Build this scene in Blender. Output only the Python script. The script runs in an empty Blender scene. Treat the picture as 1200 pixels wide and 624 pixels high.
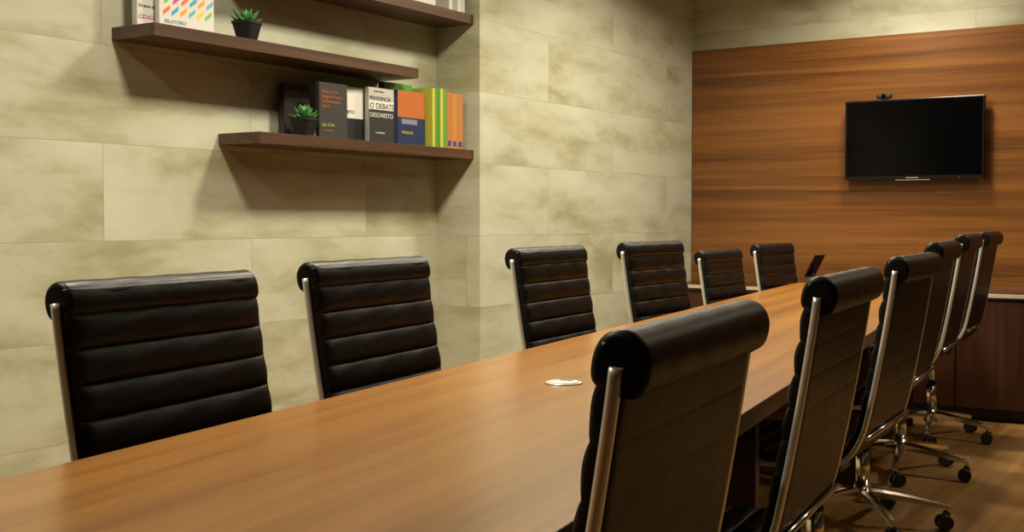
import bpy, bmesh, math, random
from mathutils import Vector, Matrix
random.seed(7)
S = bpy.context.scene
COL = S.collection
S.view_settings.view_transform = 'Standard'

# ------------------------------------------------------------------ helpers
def link(o, parent=None):
    COL.objects.link(o)
    if parent is not None:
        o.parent = parent
    return o

def empty(name, loc=(0,0,0), rotz=0.0):
    e = bpy.data.objects.new(name, None)
    e.empty_display_size = 0.1
    e.location = loc
    e.rotation_euler = (0,0,rotz)
    return link(e)

def mk_mesh(name, verts, faces, mat=None, smooth=False):
    me = bpy.data.meshes.new(name)
    me.from_pydata([tuple(v) for v in verts], [], faces)
    bm = bmesh.new(); bm.from_mesh(me)
    bmesh.ops.recalc_face_normals(bm, faces=bm.faces)
    bm.to_mesh(me); bm.free()
    if mat: me.materials.append(mat)
    if smooth:
        for p in me.polygons: p.use_smooth = True
    return me

def put(name, me, parent=None, loc=(0,0,0), rot=(0,0,0), scale=(1,1,1)):
    o = bpy.data.objects.new(name, me)
    o.location = loc; o.rotation_euler = rot; o.scale = scale
    return link(o, parent)

def bm_box(bm, lo, hi, bevel=0.0, seg=2, mi=0):
    r = bmesh.ops.create_cube(bm, size=1.0)
    vs = r['verts']
    for v in vs:
        v.co = Vector([ (lo[i]+hi[i])/2 + v.co[i]*(hi[i]-lo[i]) for i in range(3)])
    es = set(); fs=set()
    for v in vs:
        es.update(v.link_edges); fs.update(v.link_faces)
    for f in fs: f.material_index = mi
    if bevel > 0:
        bmesh.ops.bevel(bm, geom=list(es), offset=bevel, segments=seg, profile=0.5, affect='EDGES')

def bm_cyl(bm, p0, p1, r0, r1=None, n=24, mi=0, smooth=True):
    if r1 is None: r1 = r0
    p0=Vector(p0); p1=Vector(p1); d=p1-p0
    q = d.to_track_quat('Z','Y')
    a=[];b=[]
    for i in range(n):
        t=2*math.pi*i/n
        c=Vector((math.cos(t),math.sin(t),0))
        a.append(bm.verts.new(p0+q@(c*r0))); b.append(bm.verts.new(p1+q@(c*r1)))
    for i in range(n):
        j=(i+1)%n
        f=bm.faces.new((a[i],a[j],b[j],b[i])); f.smooth=smooth; f.material_index=mi
    f=bm.faces.new(a[::-1]); f.material_index=mi
    f=bm.faces.new(b); f.material_index=mi

def bm_mesh(name, bm, mats):
    bmesh.ops.recalc_face_normals(bm, faces=bm.faces)
    me = bpy.data.meshes.new(name); bm.to_mesh(me); bm.free()
    for m in mats: me.materials.append(m)
    return me

def box(name, lo, hi, mat, parent=None, bevel=0.0):
    bm=bmesh.new(); bm_box(bm, lo, hi, bevel)
    return put(name, bm_mesh(name, bm, [mat]), parent)

# ------------------------------------------------------------------ materials
def new_mat(name):
    m=bpy.data.materials.new(name); m.use_nodes=True
    nt=m.node_tree; b=nt.nodes['Principled BSDF']
    return m, nt, b

def plain(name, col, rough=0.5, metal=0.0, emit=None, es=0.0, noise=0.0, spec=None):
    m,nt,b=new_mat(name)
    b.inputs['Base Color'].default_value=(*col,1)
    b.inputs['Roughness'].default_value=rough
    b.inputs['Metallic'].default_value=metal
    if spec is not None: b.inputs['Specular IOR Level'].default_value=spec
    if emit:
        b.inputs['Emission Color'].default_value=(*emit,1); b.inputs['Emission Strength'].default_value=es
    if noise>0:
        n=nt.nodes.new('ShaderNodeTexNoise'); n.inputs['Scale'].default_value=40; n.inputs['Detail'].default_value=4
        mx=nt.nodes.new('ShaderNodeMix'); mx.data_type='RGBA'
        mx.inputs[6].default_value=(*[c*(1-noise) for c in col],1)
        mx.inputs[7].default_value=(*[min(1,c*(1+noise)) for c in col],1)
        nt.links.new(n.outputs['Fac'],mx.inputs[0]); nt.links.new(mx.outputs[2],b.inputs['Base Color'])
    return m

def ramp(nt, stops):
    r=nt.nodes.new('ShaderNodeValToRGB')
    while len(r.color_ramp.elements)<len(stops): r.color_ramp.elements.new(0.5)
    for e,(p,c) in zip(r.color_ramp.elements,stops):
        e.position=p; e.color=(*c,1)
    return r

def wood(name, cols, along='Y', rough=0.35, scale=1.0, planks=None, coat=0.0, bump=0.05, pos=(0.36,0.50,0.66), dist=0.7, broad=0.25):
    m,nt,b=new_mat(name); N=nt.nodes; L=nt.links
    tc=N.new('ShaderNodeTexCoord')
    vec=tc.outputs['Object']
    def mapped(across, alongs, loc=(0,0,0)):
        mp=N.new('ShaderNodeMapping')
        s=[across]*3; s['XYZ'.index(along)]=alongs
        mp.inputs['Scale'].default_value=[q*scale for q in s]
        mp.inputs['Location'].default_value=loc
        L.new(vec,mp.inputs['Vector']); return mp.outputs['Vector']
    def noise(v,detail=6,dist=0.0,rough_=0.6):
        n=N.new('ShaderNodeTexNoise'); n.inputs['Scale'].default_value=1.0
        n.inputs['Detail'].default_value=detail; n.inputs['Distortion'].default_value=dist
        n.inputs['Roughness'].default_value=rough_
        L.new(v,n.inputs['Vector']); return n.outputs['Fac']
    n1=noise(mapped(14,0.45),6,dist)
    n2=noise(mapped(90,1.6,(3,5,1)),6,0.2,0.7)
    n3=noise(mapped(3.2,0.22,(7,1,2)),3,dist*0.8)
    def math_(op,a,bv):
        k=N.new('ShaderNodeMath'); k.operation=op
        for i,q in enumerate((a,bv)):
            if isinstance(q,(int,float)): k.inputs[i].default_value=q
            else: L.new(q,k.inputs[i])
        return k.outputs[0]
    f=math_('ADD',math_('MULTIPLY',n1,0.75-broad),math_('MULTIPLY',n2,0.28))
    f=math_('ADD',f,math_('MULTIPLY',n3,broad))
    if planks:
        br=N.new('ShaderNodeTexBrick'); br.inputs['Scale'].default_value=1
        br.inputs['Brick Width'].default_value=planks[0]; br.inputs['Row Height'].default_value=planks[1]
        br.inputs['Mortar Size'].default_value=0.0016; br.inputs['Mortar Smooth'].default_value=0.2
        br.inputs['Color1'].default_value=(0.35,0.35,0.35,1); br.inputs['Color2'].default_value=(0.65,0.65,0.65,1)
        br.inputs['Mortar'].default_value=(0,0,0,1)
        mp=N.new('ShaderNodeMapping'); mp.inputs['Rotation'].default_value=(0,0,math.radians(90))
        L.new(vec,mp.inputs['Vector']); L.new(mp.outputs['Vector'],br.inputs['Vector'])
        f=math_('ADD',f,math_('MULTIPLY',math_('SUBTRACT',br.outputs['Color'],0.5),0.35))
    r=ramp(nt,[(pos[0],cols[0]),(pos[1],cols[1]),(pos[2],cols[2])])
    L.new(f,r.inputs['Fac']); L.new(r.outputs['Color'],b.inputs['Base Color'])
    b.inputs['Roughness'].default_value=rough
    b.inputs['Coat Weight'].default_value=coat; b.inputs['Coat Roughness'].default_value=0.2
    bp=N.new('ShaderNodeBump'); bp.inputs['Strength'].default_value=bump; bp.inputs['Distance'].default_value=0.002
    L.new(n2,bp.inputs['Height']); L.new(bp.outputs['Normal'],b.inputs['Normal'])
    return m

def concrete(name, off=0.327, tint=1.0):
    m,nt,b=new_mat(name); N=nt.nodes; L=nt.links
    tc=N.new('ShaderNodeTexCoord'); sp=N.new('ShaderNodeSeparateXYZ'); L.new(tc.outputs['Object'],sp.inputs[0])
    ad=N.new('ShaderNodeMath'); ad.operation='ADD'; L.new(sp.outputs['X'],ad.inputs[0]); L.new(sp.outputs['Y'],ad.inputs[1])
    sb=N.new('ShaderNodeMath'); sb.operation='SUBTRACT'; L.new(sp.outputs['Z'],sb.inputs[0]); sb.inputs[1].default_value=off
    cb=N.new('ShaderNodeCombineXYZ'); L.new(ad.outputs[0],cb.inputs['X']); L.new(sb.outputs[0],cb.inputs['Y'])
    br=N.new('ShaderNodeTexBrick'); br.inputs['Scale'].default_value=1.0
    br.inputs['Brick Width'].default_value=1.45; br.inputs['Row Height'].default_value=0.349
    br.inputs['Mortar Size'].default_value=0.0013; br.inputs['Mortar Smooth'].default_value=0.3
    br.inputs['Color1'].default_value=(0,0,0,1); br.inputs['Color2'].default_value=(1,1,1,1); br.inputs['Mortar'].default_value=(0.3,0.3,0.3,1)
    L.new(cb.outputs[0],br.inputs['Vector'])
    mul=N.new('ShaderNodeVectorMath'); mul.operation='SCALE'; mul.inputs['Scale'].default_value=9.0
    L.new(br.outputs['Color'],mul.inputs[0])
    av=N.new('ShaderNodeVectorMath'); av.operation='ADD'; L.new(cb.outputs[0],av.inputs[0]); L.new(mul.outputs[0],av.inputs[1])
    mp=N.new('ShaderNodeMapping'); mp.inputs['Scale'].default_value=(1.0,2.8,1); L.new(av.outputs[0],mp.inputs['Vector'])
    n1=N.new('ShaderNodeTexNoise'); n1.inputs['Scale'].default_value=1.8; n1.inputs['Detail'].default_value=8; n1.inputs['Roughness'].default_value=0.60; n1.inputs['Distortion'].default_value=0.2
    L.new(mp.outputs[0],n1.inputs['Vector'])
    n2=N.new('ShaderNodeTexNoise'); n2.inputs['Scale'].default_value=24; n2.inputs['Detail'].default_value=6
    L.new(cb.outputs[0],n2.inputs['Vector'])
    t=tint
    r=ramp(nt,[(0.34,(0.295*t,0.285*t,0.172*t)),(0.44,(0.370*t,0.366*t,0.250*t)),(0.52,(0.430*t,0.430*t,0.320*t)),(0.68,(0.485*t,0.487*t,0.385*t))])
    a2=N.new('ShaderNodeMath'); a2.operation='MULTIPLY_ADD'; L.new(br.outputs['Color'],a2.inputs[0]); a2.inputs[1].default_value=0.05; L.new(n1.outputs['Fac'],a2.inputs[2])
    a3=N.new('ShaderNodeMath'); a3.operation='MULTIPLY_ADD'; L.new(n2.outputs['Fac'],a3.inputs[0]); a3.inputs[1].default_value=0.06; L.new(a2.outputs[0],a3.inputs[2])
    a4=N.new('ShaderNodeMath'); a4.operation='SUBTRACT'; L.new(a3.outputs[0],a4.inputs[0]); a4.inputs[1].default_value=0.045
    L.new(a4.outputs[0],r.inputs['Fac'])
    mx=N.new('ShaderNodeMix'); mx.data_type='RGBA'; L.new(br.outputs['Fac'],mx.inputs[0])
    L.new(r.outputs['Color'],mx.inputs[6]); mx.inputs[7].default_value=(0.27,0.26,0.17,1)
    L.new(mx.outputs[2],b.inputs['Base Color'])
    b.inputs['Roughness'].default_value=0.5
    bp=N.new('ShaderNodeBump'); bp.inputs['Strength'].default_value=0.08; bp.inputs['Distance'].default_value=0.003
    L.new(n1.outputs['Fac'],bp.inputs['Height']); L.new(bp.outputs['Normal'],b.inputs['Normal'])
    return m

def leather(name):
    m,nt,b=new_mat(name); N=nt.nodes; L=nt.links
    tc=N.new('ShaderNodeTexCoord')
    n=N.new('ShaderNodeTexNoise'); n.inputs['Scale'].default_value=14; n.inputs['Detail'].default_value=4
    v=N.new('ShaderNodeTexVoronoi'); v.inputs['Scale'].default_value=350
    L.new(tc.outputs['Object'],n.inputs['Vector']); L.new(tc.outputs['Object'],v.inputs['Vector'])
    r=ramp(nt,[(0.3,(0.0028,0.0025,0.0024)),(0.7,(0.006,0.0052,0.0048))])
    L.new(n.outputs['Fac'],r.inputs['Fac']); L.new(r.outputs['Color'],b.inputs['Base Color'])
    rr=N.new('ShaderNodeMapRange'); rr.inputs['To Min'].default_value=0.36; rr.inputs['To Max'].default_value=0.47
    L.new(n.outputs['Fac'],rr.inputs['Value']); L.new(rr.outputs[0],b.inputs['Roughness'])
    b.inputs['Specular IOR Level'].default_value=0.21
    b1=N.new('ShaderNodeBump'); b1.inputs['Strength'].default_value=0.35; b1.inputs['Distance'].default_value=0.006
    L.new(n.outputs['Fac'],b1.inputs['Height'])
    b2=N.new('ShaderNodeBump'); b2.inputs['Strength'].default_value=0.15; b2.inputs['Distance'].default_value=0.0006
    L.new(v.outputs['Distance'],b2.inputs['Height']); L.new(b1.outputs['Normal'],b2.inputs['Normal'])
    L.new(b2.outputs['Normal'],b.inputs['Normal'])
    return m

M_conc=concrete('concrete_panels')
M_conc_far=concrete('concrete_panels_far',0.23)
M_table=wood('table_walnut',[(0.115,0.042,0.007),(0.245,0.101,0.017),(0.35,0.160,0.032)],'Y',0.28,coat=0.12,dist=0.5)
M_panel=wood('wall_walnut',[(0.045,0.015,0.004),(0.145,0.053,0.011),(0.245,0.098,0.022)],'X',0.28,pos=(0.37,0.50,0.64),dist=0.6,broad=0.32)
M_cab=wood('cabinet_walnut',[(0.025,0.008,0.004),(0.048,0.015,0.006),(0.075,0.024,0.009)],'Z',0.35)
M_shelf=wood('shelf_walnut',[(0.032,0.015,0.007),(0.070,0.034,0.016),(0.11,0.056,0.027)],'Y',0.4)
M_floor=wood('floor_oak',[(0.14,0.066,0.019),(0.27,0.138,0.042),(0.38,0.21,0.072)],'Y',0.30,planks=(1.3,0.19))
M_leather=leather('black_leather')
M_chrome=plain('chrome',(0.80,0.78,0.72),0.16,1.0)
M_rail=plain('polished_aluminium',(0.95,0.93,0.87),0.30,0.75)
M_satin=plain('satin_aluminium',(0.55,0.53,0.48),0.35,0.7)
M_black=plain('black_plastic',(0.009,0.009,0.009),0.4,noise=0.2)
M_screen=plain('tv_screen',(0.0012,0.0012,0.0015),0.12,spec=0.2)
M_bezel=plain('tv_bezel',(0.003,0.003,0.0035),0.25)
M_white=plain('white_plastic',(0.62,0.62,0.60),0.35,noise=0.03)
M_ceil=plain('ceiling_paint',(0.56,0.55,0.50),0.8,noise=0.03)
M_wallp=plain('painted_wall',(0.045,0.04,0.03),0.8,noise=0.05)
M_page=plain('book_pages',(0.68,0.64,0.50),0.8,noise=0.08)
M_lamp=plain('lamp_glass',(1,0.9,0.7),0.4,emit=(1,0.88,0.68),es=5)
M_led=plain('led_red',(0.35,0.0,0.0),0.4,emit=(1,0.02,0.01),es=0.6)
M_leaf=plain('succulent_leaf',(0.045,0.20,0.045),0.4,noise=0.4)
M_soil=plain('soil',(0.03,0.02,0.012),0.9,noise=0.5)
M_strip=plain('light_edge_strip',(0.62,0.54,0.40),0.3,0.3)

# ------------------------------------------------------------------ room
box('floor',(-3.62,-2.7,-0.1),(2.2,7.4,0),M_floor)
box('ceiling',(-3.62,-2.7,2.8),(2.2,7.4,2.9),M_ceil)
box('wall_left',(-3.66,-2.6,0),(-3.519,4.79,2.8),M_conc)
box('wall_pillar',(-3.66,4.79,0),(-3.26,7.3,2.8),M_conc)
box('wall_far',(-3.66,7.3,0),(2.2,7.4,2.8),M_conc_far)
box('wall_right',(2.1,-2.6,0),(2.2,7.3,2.8),M_wallp)
box('wall_back',(-3.62,-2.7,0),(2.2,-2.6,2.8),M_wallp)

wp=empty('wood_wall_panel',(0,7.28,0))
for i,(a,b_) in enumerate([(0.0,0.7598),(0.7602,1.4838),(1.4842,2.206)]):
    bm=bmesh.new(); bm_box(bm,(-3.255,-0.02,0),(2.095,0.02,b_-a),0.0003,1)
    me=bm_mesh('panel_board',bm,[M_panel]); put('board_%d'%(i+1),me,wp,(0,0,a))

# ------------------------------------------------------------------ credenza
cr=empty('credenza_cabinet',(0,0,0))
box('plinth',(-3.25,6.90,0.0),(2.05,7.255,0.07),M_black,cr)
box('carcass',(-3.255,6.85,0.07),(2.07,7.255,0.665),M_cab,cr)
x=-3.25
k=1
while x<2.0:
    x2=min(x+0.585,2.065)
    box('door_front_%d'%k,(x+0.002,6.832,0.075),(x2-0.002,6.85,0.655),M_cab,cr,0.001)
    k+=1; x+=0.5885
box('counter_top',(-3.255,6.822,0.668),(2.08,7.258,0.70),M_cab,cr,0.001)
box('counter_edge',(-3.255,6.812,0.680),(2.08,6.8215,0.7),M_strip,cr,0.001)

# ------------------------------------------------------------------ television
tv=empty('wall_television',(-1.82,7.18,1.577))
bm=bmesh.new(); bm_box(bm,(-0.40,0.0,-0.237),(0.40,0.035,0.237),0.004,2,0)
bm_box(bm,(-0.388,-0.0015,-0.215),(0.388,0.0005,0.226),0,1,1)
bm_box(bm,(-0.22,0.034,-0.15),(0.22,0.062,0.15),0.006,2,0)
bm_box(bm,(-0.15,0.06,-0.1),(0.15,0.08,0.1),0.0,2,2)
bm_box(bm,(-0.035,-0.002,-0.230),(0.035,0.0,-0.225),0,1,3)
bm_box(bm,(-0.10,0.004,-0.243),(0.10,0.02,-0.236),0.001,1,3)
bm_box(bm,(0.263,-0.002,-0.230),(0.267,0.0,-0.226),0,1,4)
put('tv_body',bm_mesh('tv_body',bm,[M_bezel,M_screen,M_black,M_satin,M_led]),tv)
wc=empty('webcam',(-1.99,7.19,1.8145))
bm=bmesh.new(); bm_box(bm,(-0.045,-0.012,0.006),(0.045,0.018,0.036),0.01,3,0)
bm_cyl(bm,(0,-0.012,0.021),(0,-0.018,0.021),0.012,0.011,20,1)
bm_box(bm,(-0.02,-0.006,0.0),(0.02,0.024,0.008),0.001,1,0)
put('camera_body',bm_mesh('webcam',bm,[M_black,M_screen]),wc)

tb=empty('tablet_on_stand',(-2.34,7.03,0.70))
tb.rotation_euler=(0,0,math.radians(80))
bm=bmesh.new(); bm_box(bm,(-0.04,-0.04,0.0),(0.04,0.04,0.012),0.004,2,0)
bm_cyl(bm,(0,0.01,0.01),(0,0.02,0.10),0.008,0.008,14,0)
put('stand',bm_mesh('stand',bm,[M_black]),tb)
bm=bmesh.new(); bm_box(bm,(-0.06,-0.005,-0.075),(0.06,0.005,0.075),0.003,2,0); bm_box(bm,(-0.054,-0.0058,-0.068),(0.054,-0.0045,0.068),0,1,1)
put('tablet',bm_mesh('tablet',bm,[M_black,M_screen]),tb,(0,0.01,0.125),(math.radians(28),0,0))

# ------------------------------------------------------------------ shelves
def shelf(y0,y1,ztop):
    bm=bmesh.new(); bm_box(bm,(-3.5185,y0,ztop-0.045),(-3.295,y1,ztop),0.0012,1)
    e=put('wall_shelf',bm_mesh('wall_shelf',bm,[M_shelf]))
    return e
shelf(3.343,4.789,1.44)
shelf(2.838,4.35,1.787)
shelf(3.343,4.789,2.09)

# ------------------------------------------------------------------ conference table
PHI=math.radians(8.5)
def uv(u,v,z=0): return Vector((u*math.cos(PHI)-v*math.sin(PHI), u*math.sin(PHI)+v*math.cos(PHI), z))
tab=empty('conference_table',(0,0,0),PHI)
UL,UR,V0,V1=-1.29,-0.50,0.35,6.75
bm=bmesh.new(); bm_box(bm,(UL,V0,0.712),(UR,V1,0.75),0.0025,2)
put('table_top',bm_mesh('table_top',bm,[M_table]),tab)
M_tleg=M_cab
for i,v in enumerate((0.62,2.93,4.95,6.69)):
    box('pedestal_%d'%(i+1),(-1.14,v-0.022,0.0),(-0.65,v+0.022,0.711),M_tleg,tab,0.002)
box('under_beam',(-0.925,0.65,0.60),(-0.865,6.66,0.711),M_tleg,tab,0.002)
gr=empty('cable_grommet',uv(-0.944,2.37,0.7502),PHI)
bm=bmesh.new(); bm_cyl(bm,(0,0,0),(0,0,0.003),0.041,0.039,40,0); bm_cyl(bm,(0,0,0.003),(0,0,0.0045),0.033,0.032,36,1)
bm_box(bm,(-0.014,0.012,0.0045),(0.014,0.024,0.0050),0,1,2)
put('grommet_cap',bm_mesh('grommet',bm,[M_satin,M_white,M_black]),gr)

# ------------------------------------------------------------------ chair
ctrl=[(-0.262,0.985),(-0.251,0.90),(-0.229,0.76),(-0.203,0.62),(-0.180,0.53),(-0.138,0.468),(-0.06,0.447),(0.08,0.443),(0.20,0.450),(0.262,0.432),(0.278,0.392)]
def catmull(P,n=40):
    out=[]
    Q=[(2*P[0][0]-P[1][0],2*P[0][1]-P[1][1])]+P+[(2*P[-1][0]-P[-2][0],2*P[-1][1]-P[-2][1])]
    for i in range(1,len(Q)-2):
        p0,p1,p2,p3=[Vector(q) for q in Q[i-1:i+3]]
        for k in range(n):
            t=k/n
            out.append(0.5*((2*p1)+(-p0+p2)*t+(2*p0-5*p1+4*p2-p3)*t*t+(-p0+3*p1-3*p2+p3)*t**3))
    out.append(Vector(P[-1])); return out
raw=catmull(ctrl)
cum=[0]
for a,b_ in zip(raw,raw[1:]): cum.append(cum[-1]+(b_-a).length)
TOT=cum[-1]
def path(s):
    s=max(0,min(TOT,s)); import bisect
    i=min(max(bisect.bisect_right(cum,s)-1,0),len(raw)-2)
    t=(s-cum[i])/max(1e-9,cum[i+1]-cum[i])
    p=raw[i].lerp(raw[i+1],t)
    j0=max(0,i-6); j1=min(len(raw)-1,i+7)
    tg=(raw[j1]-raw[j0]).normalized()
    return p,Vector((-tg.y,tg.x))
W=0.515
RIB=0.060
S0=0.042
def rib(s):
    if s<S0: return 0.8
    return abs(math.sin(math.pi*(s-S0)/RIB))**0.36
def build_cushion():
    S_=[S0*k/5 for k in range(5)]
    k=0
    cl=[0,0.012,0.035,0.08,0.15,0.25,0.38,0.5,0.62,0.75,0.85,0.92,0.965,0.988]
    while S0+k*RIB<TOT:
        for c in cl:
            s=S0+(k+c)*RIB
            if s<TOT: S_.append(s)
        k+=1
    S_.append(TOT)
    ts=[]
    m=26
    for j in range(m+1):
        a=-1+2*j/m
        ts.append(math.copysign(1-(1-abs(a))**1.5,a))
    verts=[];faces=[]
    for s in S_:
        p,n=path(s)
        r=rib(s)
        ring=[]
        for t in ts:
            y=t*W/2
            ed=W/2-abs(y)
            e=min(1,ed/0.03); e=math.sqrt(max(0,1-(1-e)**2))
            wr=0.0010*math.sin(37*y+s*90)*r
            q=p+n*(0.011+(0.0105*r+wr)*e)
            ring.append((q.x,y,q.y))
        for t in reversed(ts):
            y=t*W/2
            ed=W/2-abs(y)
            e=min(1,ed/0.02); e=math.sqrt(max(0,1-(1-e)**2))
            rb=rib(s)
            q=p-n*(0.011+(0.004+0.0008*rb)*e)
            ring.append((q.x,y,q.y))
        verts+=ring
    R=2*len(ts); ns=len(S_)-1
    for i in range(ns):
        for j in range(R):
            k=(j+1)%R
            faces.append((i*R+j,i*R+k,(i+1)*R+k,(i+1)*R+j))
    faces.append(tuple(range(R))); faces.append(tuple(ns*R+j for j in range(R)))
    return mk_mesh('sling_cushion',verts,faces,M_leather,True)
def build_roll():
    sec=[]
    P=[(-0.238,0.946),(-0.238,0.970),(-0.247,0.989),(-0.262,0.998),(-0.279,0.997),(-0.293,0.986),(-0.299,0.969),(-0.297,0.950),(-0.290,0.936),(-0.278,0.930),(-0.258,0.934)]
    n=len(P)
    for i in range(n):
        p0,p1,p2,p3=[Vector(P[(i+k)%n]) for k in (-1,0,1,2)]
        for k in range(4):
            t=k/4
            sec.append(0.5*((2*p1)+(-p0+p2)*t+(2*p0-5*p1+4*p2-p3)*t*t+(-p0+3*p1-3*p2+p3)*t**3))
    c=sum(sec,Vector((0,0)))/len(sec)
    w=W+0.001; end=0.010; K=7
    prof=[(-w/2+end*(1-math.cos(math.pi/2*k/K)), 0.68+0.32*math.sin(math.pi/2*k/K)) for k in range(K+1)]
    mid=[(-w/2+end+(w-2*end)*k/20,1.0) for k in range(1,20)]
    full=prof+mid+[(-y,s) for y,s in reversed(prof)]
    verts=[];faces=[]; N_=len(sec)
    for y,sc in full:
        ww=1+0.018*math.sin(y*55)
        for q in sec:
            d=(q-c)*sc*ww
            verts.append((c.x+d.x,y,c.y+d.y))
    for j in range(len(full)-1):
        for i in range(N_):
            k=(i+1)%N_
            faces.append((j*N_+i,j*N_+k,(j+1)*N_+k,(j+1)*N_+i))
    faces.append(tuple(range(N_))); faces.append(tuple((len(full)-1)*N_+i for i in range(N_)))
    return mk_mesh('head_roll',verts,faces,M_leather,True)
def build_rails():
    bm=bmesh.new()
    for sgn in (-1,1):
        rings=[]
        ns=90
        sA,sB=0.022,TOT-0.02
        for i in range(ns+1):
            s=sA+(sB-sA)*i/ns
            p,n=path(s)
            off=-0.008
            ring=[]
            yc=sgn*(W/2+0.005)
            for a in range(8):
                an=math.pi/8+a*math.pi/4
                dy=0.0065*max(-1,min(1,1.25*math.cos(an))); dn=0.0068*max(-1,min(1,1.15*math.sin(an)))
                q=p+n*(off+dn)
                ring.append(bm.verts.new((q.x,yc+dy,q.y)))
            rings.append(ring)
        for a,b_ in zip(rings,rings[1:]):
            for j in range(8):
                k=(j+1)%8
                f=bm.faces.new((a[j],a[k],b_[k],b_[j])); f.smooth=True; f.material_index=1
        for rr in (rings[0],rings[-1][::-1]):
            f=bm.faces.new(rr); f.material_index=1
    for s,off in ((0.46,-0.022),):
        p,n=path(s); q=p+n*off
        bm_cyl(bm,(q.x,-W/2-0.003,q.y),(q.x,W/2+0.003,q.y),0.007,0.007,12)
    for x_ in (-0.07,0.13):
        bm_box(bm,(x_-0.014,-W/2-0.004,0.418),(x_+0.014,W/2+0.004,0.431),0.003,1)
    return bm_mesh('chrome_frame',bm,[M_chrome,M_rail])
def build_mech():
    bm=bmesh.new()
    bm_box(bm,(-0.085,-0.06,0.382),(0.145,0.06,0.419),0.008,2,0)
    bm_cyl(bm,(0,0,0.385),(0,0,0.22),0.0155,0.0155,24,1)
    bm_cyl(bm,(0.06,-0.06,0.40),(0.05,-0.19,0.405),0.005,0.005,12,1)
    bm_cyl(bm,(0.05,-0.19,0.405),(0.048,-0.225,0.405),0.009,0.008,12,0)
    return bm_mesh('tilt_mechanism',bm,[M_black,M_chrome])
def build_base():
    bm=bmesh.new()
    bm_cyl(bm,(0,0,0.085),(0,0,0.15),0.036,0.030,32,0)
    bm_cyl(bm,(0,0,0.15),(0,0,0.275),0.026,0.024,28,0)
    bm_cyl(bm,(0,0,0.272),(0,0,0.285),0.027,0.02,28,1)
    for k in range(5):
        a=2*math.pi*k/5+0.32
        d=Vector((math.cos(a),math.sin(a),0)); t=Vector((-d.y,d.x,0))
        prev=None
        for i in range(7):
            f=i/6
            r=0.025+0.275*f
            w=0.019-0.008*f; h=0.020-0.010*f
            z=0.118-0.036*f**1.4
            ring=[bm.verts.new(d*r+t*(w*cx_)+Vector((0,0,z+h*cz_))) for cx_,cz_ in ((-1,-0.7),(1,-0.7),(1,0.5),(0.6,1),(-0.6,1),(-1,0.5))]
            if prev:
                for j in range(6):
                    m_=(j+1)%6
                    bm.faces.new((prev[j],prev[m_],ring[m_],ring[j]))
            else: bm.faces.new(ring)
            prev=ring
        bm.faces.new(prev[::-1])
        c=d*0.29
        ca=a+0.9+k*1.3
        cd=Vector((math.cos(ca),math.sin(ca),0)); ct=Vector((-cd.y,cd.x,0))
        bm_cyl(bm,c+Vector((0,0,0.055)),c+Vector((0,0,0.088)),0.009,0.009,12,0)
        wc_=c+cd*0.012+Vector((0,0,0.0285))
        for sg in (-1,1):
            bm_cyl(bm,wc_+ct*(sg*0.006),wc_+ct*(sg*0.024),0.028,0.026,24,1)
        bm_cyl(bm,wc_-ct*0.006,wc_+ct*0.006,0.020,0.020,16,1)
        bm_cyl(bm,wc_+Vector((0,0,0.010)),c+Vector((0,0,0.066)),0.016,0.013,14,1)
    return bm_mesh('star_base',bm,[M_chrome,M_black])
ME_c=build_cushion()
ME_r=build_roll()
ME_f=build_rails(); ME_m=build_mech(); ME_b=build_base()
def chair(u,v,left,sw=0,dz=0,bs=0):
    rz=PHI+math.radians(sw)+(0 if left else math.pi)
    e=empty('office_chair',uv(u,v),rz)
    put('sling_cushion',ME_c,e,(0,0,dz)); put('head_roll',ME_r,e,(0,0,dz))
    put('chrome_frame',ME_f,e,(0,0,dz)); put('tilt_mechanism',ME_m,e,(0,0,dz))
    put('star_base',ME_b,e,(0,0,0),(0,0,bs))
for a in [(-1.225,1.745,0,0.0),(-1.235,2.49,-1,0.008),(-1.235,3.62,-3,0.015),(-1.20,4.60,-8,0.016),(-1.18,5.62,-6,-0.04),(-1.10,6.44,-9,-0.025)]:
    chair(a[0],a[1],True,a[2],a[3],random.uniform(0,1.2))
for a in [(-0.645,1.365,-1,-0.006),(-0.62,2.36,-2,0.004),(-0.60,3.46,-5,0.008),(-0.60,4.42,-3,0.028),(-0.575,5.4,-3,0.043),(-0.53,6.35,-5,0.045)]:
    chair(a[0],a[1],False,a[2],a[3],random.uniform(0,1.2))

# ------------------------------------------------------------------ books
BM={}
def colmat(c,r=0.45):
    if c not in BM: BM[c]=plain('book_cover_%d'%(len(BM)+1),c,r,noise=0.06)
    return BM[c]
def book_mesh(t,w,h,col):
    bm=bmesh.new(); c=0.0022
    bm_box(bm,(t/2-c,-w/2,0),(t/2,w/2,h),0.0005,1,0)
    bm_box(bm,(-t/2,-w/2,0),(-t/2+c,w/2,h),0.0005,1,0)
    bm_box(bm,(-t/2,-w/2-0.001,0),(t/2,-w/2+c,h),0.0008,1,0)
    bm_box(bm,(-t/2+c,-w/2+c,0.003),(t/2-c,w/2-0.004,h-0.003),0,1,1)
    return bm_mesh('book',bm,[colmat(col),M_page])
def band(parent,t,w,z0,z1,col,y0=None,y1=None):
    y0=-w/2+0.001 if y0 is None else y0; y1=w/2-0.001 if y1 is None else y1
    box('cover_band',(t/2+0.0001,y0,z0),(t/2+0.0006,y1,z1),colmat(col),parent)
def text(parent,s,t,y,z,size,col,align='LEFT'):
    cu=bpy.data.curves.new('title','FONT'); cu.body=s; cu.size=size; cu.extrude=0.0003; cu.align_x=align
    cu.materials.append(colmat(col))
    o=bpy.data.objects.new('title_text',cu); o.location=(t/2+0.001,y,z); o.rotation_euler=(math.radians(90),0,math.radians(90))
    return link(o,parent)
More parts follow.
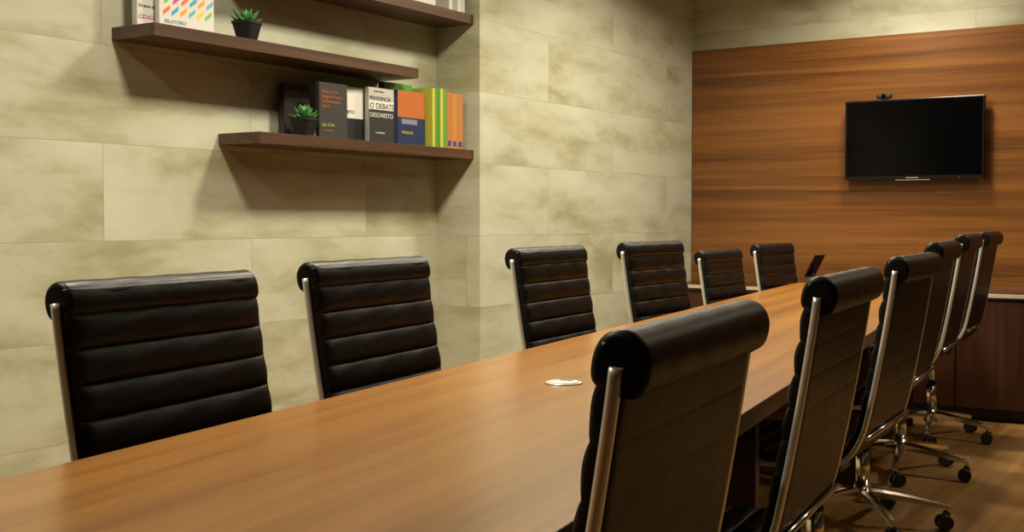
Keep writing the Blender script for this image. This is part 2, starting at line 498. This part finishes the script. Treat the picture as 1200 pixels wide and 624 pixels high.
def bk(parent,name,x,y,z,t,w,h,col,rot=0,lean=0,spine=False):
    return put(name,book_mesh(t,w,h,col),parent,(x,y,z),(math.radians(lean),0,math.radians(rot+(90 if spine else 0))))
WHT=(0.58,0.57,0.52); BLK=(0.012,0.012,0.014); GRY=(0.034,0.032,0.030); ORG=(0.38,0.11,0.022); BLU=(0.02,0.05,0.20)
GRN=(0.07,0.24,0.025); YEL=(0.42,0.40,0.05); ORL=(0.38,0.15,0.035)
hb=empty('hardcover_book',(-3.465,3.72,1.4402))
b=bk(hb,'book',0,0,0,0.030,0.15,0.225,(0.02,0.014,0.012),-1)
text(b,'CODIGO',0.03,-0.06,0.18,0.02,ORG)
rb=empty('book_row',(0,0,1.4402))
b=bk(rb,'book_b',-3.352,3.822,0,0.022,0.165,0.232,GRY,-3)
for i,l in enumerate(['Reforma do','Regime Proprio','da Previdencia','Social']):
    text(b,l,0.022,-0.068,0.188-i*0.02,0.019,ORG)
text(b,'LEI 10.741',0.022,-0.068,0.05,0.018,YEL); text(b,'Comentada',0.022,-0.068,0.03,0.013,ORG)
b=bk(rb,'book_c',-3.40,3.99,0,0.03,0.15,0.235,WHT,-4); band(b,0.03,0.15,0.0,0.10,BLK); text(b,'DIREITO',0.03,-0.06,0.12,0.02,BLK)
b=bk(rb,'book_d',-3.352,4.14,0,0.022,0.165,0.24,(0.40,0.38,0.345),-3)
band(b,0.022,0.165,0.0,0.145,(0.025,0.024,0.024)); band(b,0.022,0.165,0.145,0.182,WHT)
text(b,'PREVIDENCIA',0.022,-0.078,0.187,0.0225,BLK); text(b,'O DEBATE',0.0232,-0.076,0.150,0.034,BLK); text(b,'DESONESTO',0.0232,-0.078,0.112,0.027,WHT)
text(b,'Eduardo Fagnani',0.0232,-0.05,0.222,0.010,BLK); text(b,'A REFORMA',0.0232,-0.04,0.04,0.011,WHT)
bk(rb,'book_e',-3.38,4.245,0,0.02,0.02,0.23,WHT,-3)
b=bk(rb,'book_f',-3.352,4.355,0,0.024,0.195,0.245,(0.012,0.022,0.07),-2)
band(b,0.024,0.195,0.125,0.245,ORG,-0.097,0.096); band(b,0.024,0.195,0.095,0.118,(0.16,0.19,0.24),-0.07,0.04); text(b,'MANUAL',0.0252,-0.07,0.05,0.02,YEL)
bk(rb,'book_g',-3.42,4.34,0,0.03,0.20,0.285,GRN,-2)
ysp=4.472
for t,h,c in ((0.022,0.272,YEL),(0.020,0.278,GRN),(0.016,0.270,(0.05,0.2,0.03)),(0.024,0.275,YEL),(0.026,0.272,(0.09,0.26,0.035))):
    bk(rb,'book_spine',-3.405,ysp+t/2,0,t,0.19,h,c,0,0,True); ysp+=t+0.0015
for t,h,c in ((0.04,0.262,ORL),(0.042,0.26,(0.42,0.18,0.045)),(0.045,0.262,ORL)):
    bk(rb,'book_spine',-3.405,ysp+t/2,0,t,0.19,h,c,0,0,True)
    box('label',(-3.3095,ysp+0.008,0.01),(-3.3085,ysp+t-0.008,0.035),colmat(BLU),rb); ysp+=t+0.0015
ub=empty('display_books',(0,0,1.7872))
b=bk(ub,'book_white',-3.42,2.94,0,0.03,0.15,0.23,WHT,-6); text(b,'CIDADANIA',0.031,-0.07,0.03,0.02,(0.5,0.05,0.2)); text(b,'Direitos sociais',0.031,-0.07,0.07,0.015,BLK)
b=bk(ub,'book_striped',-3.37,3.045,0,0.025,0.24,0.25,WHT,-5)
cols=[(0.7,0.12,0.05),(0.75,0.5,0.03),(0.05,0.3,0.5),(0.15,0.45,0.1),(0.75,0.3,0.03),(0.55,0.05,0.2),(0.1,0.4,0.5)]
for i in range(6):
    for k in range(5):
        y0=-0.105+0.037*i+(0.006 if k%2 else 0); z0=0.045+0.04*k
        me=mk_mesh('dash',[(0.0131,y0,z0),(0.0131,y0+0.030,z0+0.024),(0.0131,y0+0.030,z0+0.040),(0.0131,y0,z0+0.016)],[(0,1,2,3)],colmat(cols[(i*2+k*3)%7]))
        put('cover_dash',me,b)
text(b,'RELATORIO',0.025,-0.10,0.02,0.018,(0.05,0.2,0.4))
tb2=empty('stacked_books',(0,0,2.0902))
for i,(w,t,c) in enumerate(((0.24,0.03,WHT),(0.23,0.028,(0.35,0.33,0.28)),(0.22,0.025,WHT),(0.21,0.03,(0.2,0.19,0.17)))):
    zz=sum((0.03,0.028,0.025,0.03)[:i])
    o=put('book_flat',book_mesh(t,0.18,w,c),tb2)
    o.matrix_local=Matrix(((0,-1,0,-3.40),(0,0,1,4.26),(-1,0,0,zz+t/2),(0,0,0,1)))
ys=4.62
for t,h,c in ((0.03,0.23,WHT),(0.035,0.24,(0.3,0.29,0.25)),(0.03,0.22,WHT),(0.03,0.235,(0.5,0.48,0.42))):
    bk(tb2,'book_spine',-3.405,ys+t/2,0,t,0.17,h,c,0,0,True); ys+=t+0.002

# ------------------------------------------------------------------ succulents
def leaf_mesh():
    verts=[];faces=[]; n=10; m=8
    for i in range(n+1):
        f=i/n; w=0.011*math.sin(math.pi*min(1,f*0.93+0.07))**0.8*(1 if f<0.75 else (1-f)/0.25*0.9+0.1)
        x_=0.05*f; z_=0.018*f*f
        for j in range(m):
            a=2*math.pi*j/m
            verts.append((x_,w*math.cos(a),z_+w*0.4*math.sin(a)+0.004*abs(math.cos(a))))
    for i in range(n):
        for j in range(m):
            k=(j+1)%m; faces.append((i*m+j,i*m+k,(i+1)*m+k,(i+1)*m+j))
    faces.append(tuple(range(m))); faces.append(tuple(n*m+j for j in range(m)))
    return mk_mesh('leaf',verts,faces,M_leaf,True)
ME_leaf=leaf_mesh()
def succulent(x_,y_,z_,seed):
    rnd=random.Random(seed)
    e=empty('potted_succulent',(x_,y_,z_),rnd.uniform(0,1))
    bm=bmesh.new()
    prof=[(0.030,0),(0.043,0.066),(0.046,0.066),(0.046,0.076),(0.039,0.076),(0.036,0.062)]
    rings=[]
    for r,z in prof:
        k=r
        ring=[]
        for sx,sy in ((1,1),(-1,1),(-1,-1),(1,-1)):
            c=0.008
            if sx*sy>0: pts=((sx*k,sy*(k-c)),(sx*(k-c),sy*k))
            else: pts=((sx*(k-c),sy*k),(sx*k,sy*(k-c)))
            for p in pts: ring.append(bm.verts.new((p[0],p[1],z)))
        rings.append(ring)
    for a,b_ in zip(rings,rings[1:]):
        for j in range(8):
            q=(j+1)%8; bm.faces.new((a[j],a[q],b_[q],b_[j]))
    bm.faces.new(rings[0][::-1]); f=bm.faces.new(rings[-1]); f.material_index=1
    put('pot',bm_mesh('pot',bm,[M_black,M_soil]),e)
    for tier,(cnt,tilt,sc,h) in enumerate(((8,-8,1.05,0.068),(7,-28,1.05,0.074),(6,-50,0.95,0.078),(4,-72,0.8,0.080))):
        for i in range(cnt):
            a=2*math.pi*(i+tier*0.4)/cnt+rnd.uniform(-.15,.15)
            s=sc*rnd.uniform(0.85,1.2)
            put('leaf',ME_leaf,e,(0.006*math.cos(a),0.006*math.sin(a),h),(0,math.radians(tilt+rnd.uniform(-8,8)),a),(s,s*1.15,s))
succulent(-3.358,3.66,1.4402,1)
succulent(-3.36,3.345,1.7872,4)

# ------------------------------------------------------------------ ceiling downlights
def downlight(x_,y_,power,col=(1.0,0.90,0.69),size=0.30):
    e=empty('ceiling_downlight',(x_,y_,2.8))
    h=size/2
    bm=bmesh.new()
    bm_box(bm,(-h-0.03,-h-0.03,-0.012),(h+0.03,h+0.03,-0.0005),0.002,1,0)
    bm_box(bm,(-h,-h,-0.0135),(h,h,-0.0122),0,1,1)
    put('fixture',bm_mesh('fixture',bm,[M_white,M_lamp]),e)
    l=bpy.data.lights.new('lamp','AREA'); l.shape='SQUARE'; l.size=size; l.energy=power; l.color=col
    l.spread=math.radians(150)
    o=bpy.data.objects.new('lamp',l); o.location=(0,0,-0.02); link(o,e)
for y_,p_ in ((0.9,31),(2.5,46),(4.0,52),(5.55,46)):
    downlight(-2.2,y_,p_)
downlight(-1.8,6.55,27)
downlight(0.1,5.6,19)
downlight(0.1,3.0,2.5)

w=bpy.data.worlds.new('World'); S.world=w; w.use_nodes=True
w.node_tree.nodes['Background'].inputs[0].default_value=(0.9,0.8,0.55,1)
w.node_tree.nodes['Background'].inputs[1].default_value=0.03

# ------------------------------------------------------------------ camera
cam=bpy.data.cameras.new('camera'); cam.sensor_width=36; cam.lens=42.0; cam.clip_start=0.02
co=bpy.data.objects.new('camera',cam); COL.objects.link(co)
co.location=(0,0,1.1); co.rotation_euler=(math.radians(90-2.2),0,math.radians(32.7))
S.camera=co
